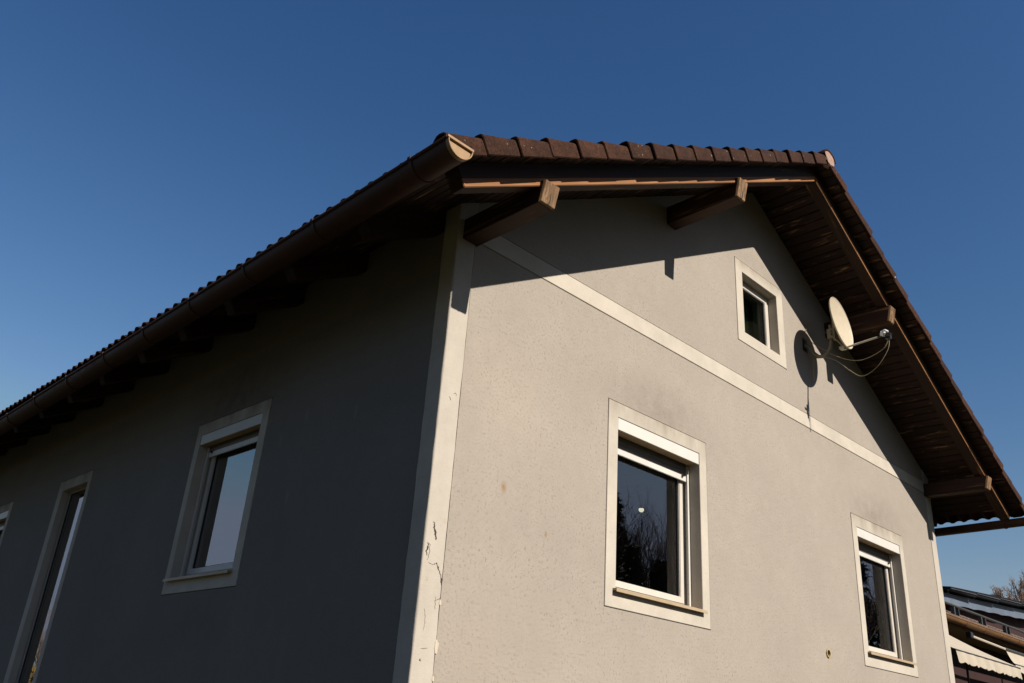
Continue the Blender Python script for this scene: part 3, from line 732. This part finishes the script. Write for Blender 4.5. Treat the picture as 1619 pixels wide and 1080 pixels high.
# roof panels on their frame
arr = empty('solar_array', (17.5, 3.0, 5.1)); tag(arr, 'row of dark solar panels propped on the neighbouring roof above the pale fascia', 'solar panels')
al_ = (-17.5, -3.0, Z0-5.1)
pz = lambda x: 3.597 + (x-17.36)*.0782
x = 17.36
for k in range(6):
    a, b = x+.01, x+1.63
    h0 = -.02-.09*min(1, k*.5+.35)
    mb = MB().hexa([(a,3.02,pz(a)+h0),(b,3.02,pz(b)-.13),(b,4.0,pz(b)-.03),(a,4.0,pz(a)+h0+.1),(a,3.0,pz(a)),(b,3.0,pz(b)),(b,3.98,pz(b)+.10),(a,3.98,pz(a)+.10)])
    p = mb.build('solar_panel', M['panel'], arr, loc=al_, bevel=.004)
    MB().hexa([(a,2.990,pz(a)-.045),(b,2.990,pz(b)-.075),(b,3.012,pz(b)-.075),(a,3.012,pz(a)-.045),(a,2.990,pz(a)-.035),(b,2.990,pz(b)-.06),(b,3.012,pz(b)-.06),(a,3.012,pz(a)-.035)]).build('panel_rail', M['alu'], p, loc=(0,0,0))
    MB().tube([(a+.1,3.10,pz(a)-.04),(a+.7,3.3,fz(a+.7)+.03)], .014, 6).build('strut', M['black'], p, loc=(0,0,0))
    x += 1.64

# ---- awnings
def awning(x0, x1, yw, zw, yo, zo, val, label, dx=0):
    a = empty('awning', ((x0+x1)/2, yw, zw+Z0)); tag(a, label, 'awning', 'awnings under the tan gutter')
    lc = (-(x0+x1)/2, -yw, -zw)
    mb = MB(); n = 36; secs = []
    for j in range(9):
        t = j/8; sag = -.035*math.sin(math.pi*t)
        secs.append([(x0+(x1-x0)*k/n + dx*(1-t), yw+(yo-yw)*t, zw+(zo-zw)*t+sag) for k in range(n+1)])
    mb.loft(secs, caps=False, closed=False)
    mb.build('awning_cloth', M['awn'], a, loc=lc, smooth=True)
    mb = MB(); N_ = 96; secs = []
    for j in range(5):
        t = j/4; row = []
        for k in range(N_+1):
            u = k/N_; sc_ = val*(.86+.14*abs(math.sin(math.pi*u*(x1-x0)/.22)))
            row.append((x0+(x1-x0)*u, yo-.01+.016*math.sin(u*(x1-x0)*17)*t-.02*t, zo-.012-sc_*t))
        secs.append(row)
    mb.loft(secs, caps=False, closed=False); mb.build('valance', M['awn'], a, loc=lc, smooth=True)
    MB().tube([(x0-.02,yo,zo-.012),(x1+.02,yo,zo-.012)], .016, 8).build('front_rail', M['steel'], a, loc=lc)
    MB().tube([(x0-.05+dx,yw,zw),(x1+.05+dx,yw,zw)], .035, 10).build('roller_tube', M['steel'], a, loc=lc)
    for xx in (x0+.5, x1-.5):
        MB().tube([(xx,yw,zw-.12),((xx+(x0+x1)/2)/2,(yw+yo)/2,zo-.05),(xx,yo+.01,zo-.03)], .013, 6).build('folding_arm', M['steel'], a, loc=lc)
    MB().tube([(x0+.42,yo+.4,zo-.05),(x0+.46,yo+.4,-1.6)], .013, 6).build('crank_rod', M['steel'], a, loc=lc)
    MB().tube([(x0+1.25,yo+.3,zo-.05),(x0+1.25,yo+.3,-1.6)], .018, 6).build('prop', M['steel'], a, loc=lc)
awning(10.25, 12.98, 1.98, 2.24, .62, 1.50, .17, 'cream awning with scalloped valance lowest and nearest below the tan gutter')
awning(16.07, 19.6, 1.70, 2.12, 1.58, 1.86, .15, 'cream awning partly cut by the right picture edge, behind the nearer one')
MB().tube([(14.27,1.70,2.157),(16.05,1.70,2.12)], .028, 8).build('awning_bar', M['awn'], nh, loc=nl)
MB().box(14.14, 14.28, 1.66, 1.75, 2.12, 2.22).build('awning_bracket', M['black'], nh, loc=nl, bevel=.01)

# ------------------------------------------------------------------ trees
def bare_tree(name, x, y, h, seed, label, group, spread=.55, cat='tree', depth=6, thick=.022, twig='twig', dens=3):
    rnd = random.Random(seed); t = empty(name, (x, y, 0)); tag(t, label, cat, group)
    tr = MB(); br = MB()
    def grow(p, d, ln, r, lev):
        q = [p]; rr = [r]; n = 3 if lev < 3 else 2
        for k in range(n):
            d = (d + Vector((rnd.uniform(-1,1), rnd.uniform(-1,1), rnd.uniform(-.3,.6)))*.16).normalized()
            p = p + d*ln/n; q.append(p); rr.append(r*(1-.38*(k+1)/n))
        (tr if lev == 0 else br).tube(q, rr, 7 if lev == 0 else (5 if lev < 3 else 3), caps=False)
        if lev >= depth: return
        nb_ = rnd.randint(dens, dens+1)
        for k in range(nb_):
            a = rnd.uniform(0, 2*math.pi); sp = rnd.uniform(.35, 1.0)*spread*(1.1 if lev else 1.0)
            o1 = d.orthogonal().normalized(); o2 = d.cross(o1)
            nd = (d*math.cos(sp) + (o1*math.cos(a)+o2*math.sin(a))*math.sin(sp) + Vector((0,0,.10))).normalized()
            j = rnd.choice([-1, -2]) if n > 1 else -1
            grow(q[j] if k else q[-1], nd, ln*rnd.uniform(.58, .82), rr[j]*.72, lev+1)
    grow(Vector((0,0,-.1)), Vector((0,0,1)), h*.30, h*thick, 0)
    mz = max(p[2] for p in br.v); kk = h/mz
    for q in (tr, br): q.v = [(a*kk, b*kk, c*kk) for a, b, c in q.v]
    tr.build('trunk', M['bark'], t, loc=(0,0,0), smooth=True); br.build('crown', M[twig], t, loc=(0,0,0))
    return t
def conifer(x, y, h, seed, label, group):
    rnd = random.Random(seed); t = empty('conifer_tree', (x, y, 0)); tag(t, label, 'tree', group)
    MB().tube([(0,0,-.1),(0,0,h*.5),(0,0,h*.98)], [h*.018, h*.011, .01], 8).build('trunk', M['bark'], t, loc=(0,0,0))
    mb = MB(); z = h*.08
    while z < h*.985:
        R = h*.24*(1-z/h)**.85*rnd.uniform(.75, 1.15)+.08; nb_ = 7
        for k in range(nb_):
            a = rnd.uniform(0, 6.283); l = R*rnd.uniform(.7, 1.1)
            for j in range(9):
                f = (j+1)/9; c = Vector((math.cos(a)*l*f, math.sin(a)*l*f, z - .28*l*f*f + rnd.uniform(-.08,.08)))
                for _ in range(3):
                    dv = Vector((rnd.uniform(-1,1), rnd.uniform(-1,1), rnd.uniform(-.9,.25))).normalized()*rnd.uniform(.18,.42)
                    sv = dv.orthogonal().normalized()*.06; mb.tri(c-sv, c+sv, c+dv)
        z += h*.022
    mb.build('crown', M['needle'], t, loc=(0,0,0))
def shrub(x, y, r, h, seed, label):
    rnd = random.Random(seed); t = empty('shrub', (x, y, 0)); tag(t, label, 'shrub', 'shrubs beyond the garden')
    mb = MB()
    for k in range(14):
        a = rnd.uniform(0, 6.28); q = rnd.uniform(.2, .8)*r; mb.tube([(0,0,0),(q*.5*math.cos(a),q*.5*math.sin(a),h*.5),(q*math.cos(a),q*math.sin(a),h*.85)], [.03,.02,.006], 4)
    mb.build('stems', M['bark'], t, loc=(0,0,0)); mb = MB()
    for k in range(3800):
        a = rnd.uniform(0, 6.28); f = rnd.random()**.5; zz = rnd.uniform(.1, 1); q = r*f*math.sin(math.pi*min(zz*.8+.2,1))**.5*(.8+.3*math.sin(3*a+seed))
        c = Vector((q*math.cos(a), q*math.sin(a), h*zz)); d = Vector((rnd.uniform(-1,1),rnd.uniform(-1,1),rnd.uniform(-1,1))).normalized()*.11; e = d.orthogonal().normalized()*.05
        mb.quad(c-d, c+e, c+d, c-e)
    mb.build('foliage', M['dryleaf'], t, loc=(0,0,0))
def twiggy_tree(x, y, h, rx, rz, seed, label, group):
    rnd = random.Random(seed); t = empty('bare_tree', (x, y, 0)); tag(t, label, 'tree', group)
    zc = h-rz; tr = MB(); br = MB()
    tr.tube([(0,0,-.1),(.1,0,zc*.5),(0,.1,zc-rz*.7)], [.30,.24,.16], 8); tr.build('trunk', M['bark'], t, loc=(0,0,0), smooth=True)
    for k in range(36):
        a = rnd.uniform(0, 6.283); el = rnd.uniform(-.5, 1.57); f = rnd.uniform(.45, .8); lump = 1+.18*math.sin(3*a+seed)+.12*math.sin(5*el+a)
        e = Vector((rx*f*math.cos(el)*math.cos(a)*lump, rx*f*math.cos(el)*math.sin(a)*lump, zc+rz*f*math.sin(el)*lump))
        p0 = Vector((0, 0, zc-rz*rnd.uniform(.5, .9))); mid = (p0+e)/2+Vector((rnd.uniform(-.2,.2), rnd.uniform(-.2,.2), -.15*rz))
        br.tube([p0, mid, e], [.075, .05, .03], 4, caps=False)
        for q in range(20):
            b = mid.lerp(e, rnd.uniform(.1, 1.0)); d = Vector((b.x*rnd.uniform(.5, 1.4), b.y*rnd.uniform(.5, 1.4), (b.z-zc)*.8+rnd.uniform(.1, .9)*rz*.5)); d = (d.normalized()+Vector((rnd.uniform(-.6,.6), rnd.uniform(-.6,.6), rnd.uniform(-.3,.5)))).normalized()
            l = rnd.uniform(.25, .62)*min(rx, rz)*.6; m1 = b+d*l*.5+Vector((rnd.uniform(-.05,.05),)*3); tip = b+d*l+Vector((0,0,.08*l))
            br.tube([b, m1, tip], [.020, .014, .007], 3, caps=False)
            for w_ in range(2):
                d2 = (d+Vector((rnd.uniform(-.8,.8), rnd.uniform(-.8,.8), rnd.uniform(-.4,.7)))).normalized(); br.tube([m1, m1+d2*l*.55], [.012, .006], 3, caps=False)
    br.build('crown', M['twig'], t, loc=(0,0,0)); return t
for az, dist, h, rx, rz, sd, lab in ((74.7, 90, 17.9, 2.0, 2.9, 3, 'bare brown winter tree, the taller one rising above the panels at the right picture edge'), (73.5, 90, 17.0, 1.35, 2.4, 5, 'bare brown winter tree, the shorter left one above the solar panels')):
    twiggy_tree(-3.25+dist*math.sin(R_(az)), -4.06+dist*math.cos(R_(az)), h, rx, rz, sd, lab, 'bare trees behind the neighbour')
# trees in front of the house, seen only in the panes
G_ = 'trees facing the house, mirrored in its panes'
for k, (az, dist, h, lab) in enumerate([
        (129.0, 37, 11.6, 'dark conifer mirrored at the left edge of the larger gable pane'), (127.7, 34, 8.6, 'low dark conifer mirrored in the lower middle of the larger gable pane'),
        (125.9, 36, 8.4, 'low dark conifer mirrored right of the middle of the larger gable pane'), (114.2, 37, 9.6, 'dark conifer mirrored in the right gable pane, on its left'),
        (112.2, 39, 9.4, 'dark conifer mirrored in the right gable pane, on its right'), (131.2, 38, 12.5, 'dark conifer just outside the reflection in the larger gable pane')]):
    a = R_(az); conifer(-3.25+dist*math.sin(a), 4.4+dist*math.cos(a), h, 20+k, lab, G_)
for k, (az, dist, h, lab) in enumerate([
        (127.5, 40, 12.2, 'bare branching tree mirrored between the conifers of the larger gable pane'), (126.1, 38, 11.2, 'tallest bare tree mirrored right of the middle of the larger gable pane'),
        (124.8, 36, 10.4, 'bare tree mirrored near the right jamb of the larger gable pane'), (113.2, 36, 9.0, 'bare tree mirrored in the middle of the right gable pane')]):
    a = R_(az); bare_tree('bare_tree', -3.25+dist*math.sin(a), 4.4+dist*math.cos(a), h, 40+k, lab, G_, .6, depth=6, dens=3)
bare_tree('bare_tree', -9.5, 36, 6.2, 61, 'bare tree mirrored low in the tall narrow pane', None, .6, depth=6, dens=3)
for k, (x, y, lab) in enumerate([(-8.4, 33, 'ochre leaved shrub mirrored lowest in the tall narrow pane'), (-11, 35, 'ochre leaved shrub, the left one of three mirrored in the tall narrow pane'), (-6.6, 37, 'ochre leaved shrub, the farthest of three mirrored in the tall narrow pane')]): shrub(x, y, 1.7, 2.6, 70+k, lab)
# unseen conifers added round the garden to block low sky light and deepen shade
rnd = random.Random(5); mb = MB(); wd = MB()
spots = [(-30+6*k+rnd.uniform(-2,2), -27+rnd.uniform(-3,3), rnd.uniform(11,14)) for k in range(9)] + [(-24+rnd.uniform(-2,2), -20+6*k, rnd.uniform(10,13)) for k in range(6)]
for (x, y, h) in spots:
    wd.tube([(x,y,-.1),(x,y,h*.6),(x,y,h*.97)], [.2,.12,.02], 6); z = h*.05
    while z < h*.985:
        R = h*.26*(1-z/h)**.8*rnd.uniform(.75, 1.15)+.1
        for k in range(8):
            a = rnd.uniform(0, 6.283); l = R*rnd.uniform(.7, 1.1)
            for j in range(6):
                f = (j+1)/6; c = Vector((x+math.cos(a)*l*f, y+math.sin(a)*l*f, z-.28*l*f*f+rnd.uniform(-.1,.1)))
                for _ in range(2):
                    dv = Vector((rnd.uniform(-1,1), rnd.uniform(-1,1), rnd.uniform(-.9,.25))).normalized()*rnd.uniform(.35,.7); sv = dv.orthogonal().normalized()*.14; mb.tri(c-sv, c+sv, c+dv)
        z += h*.03
n0 = len(mb.v); mb.v += wd.v; mb.f += [tuple(n0+k for k in f) for f in wd.f]
o = mb.build('unseen_blocker_trees', M['needle'], loc=(0,0,0)); o['kind'] = 'stuff'
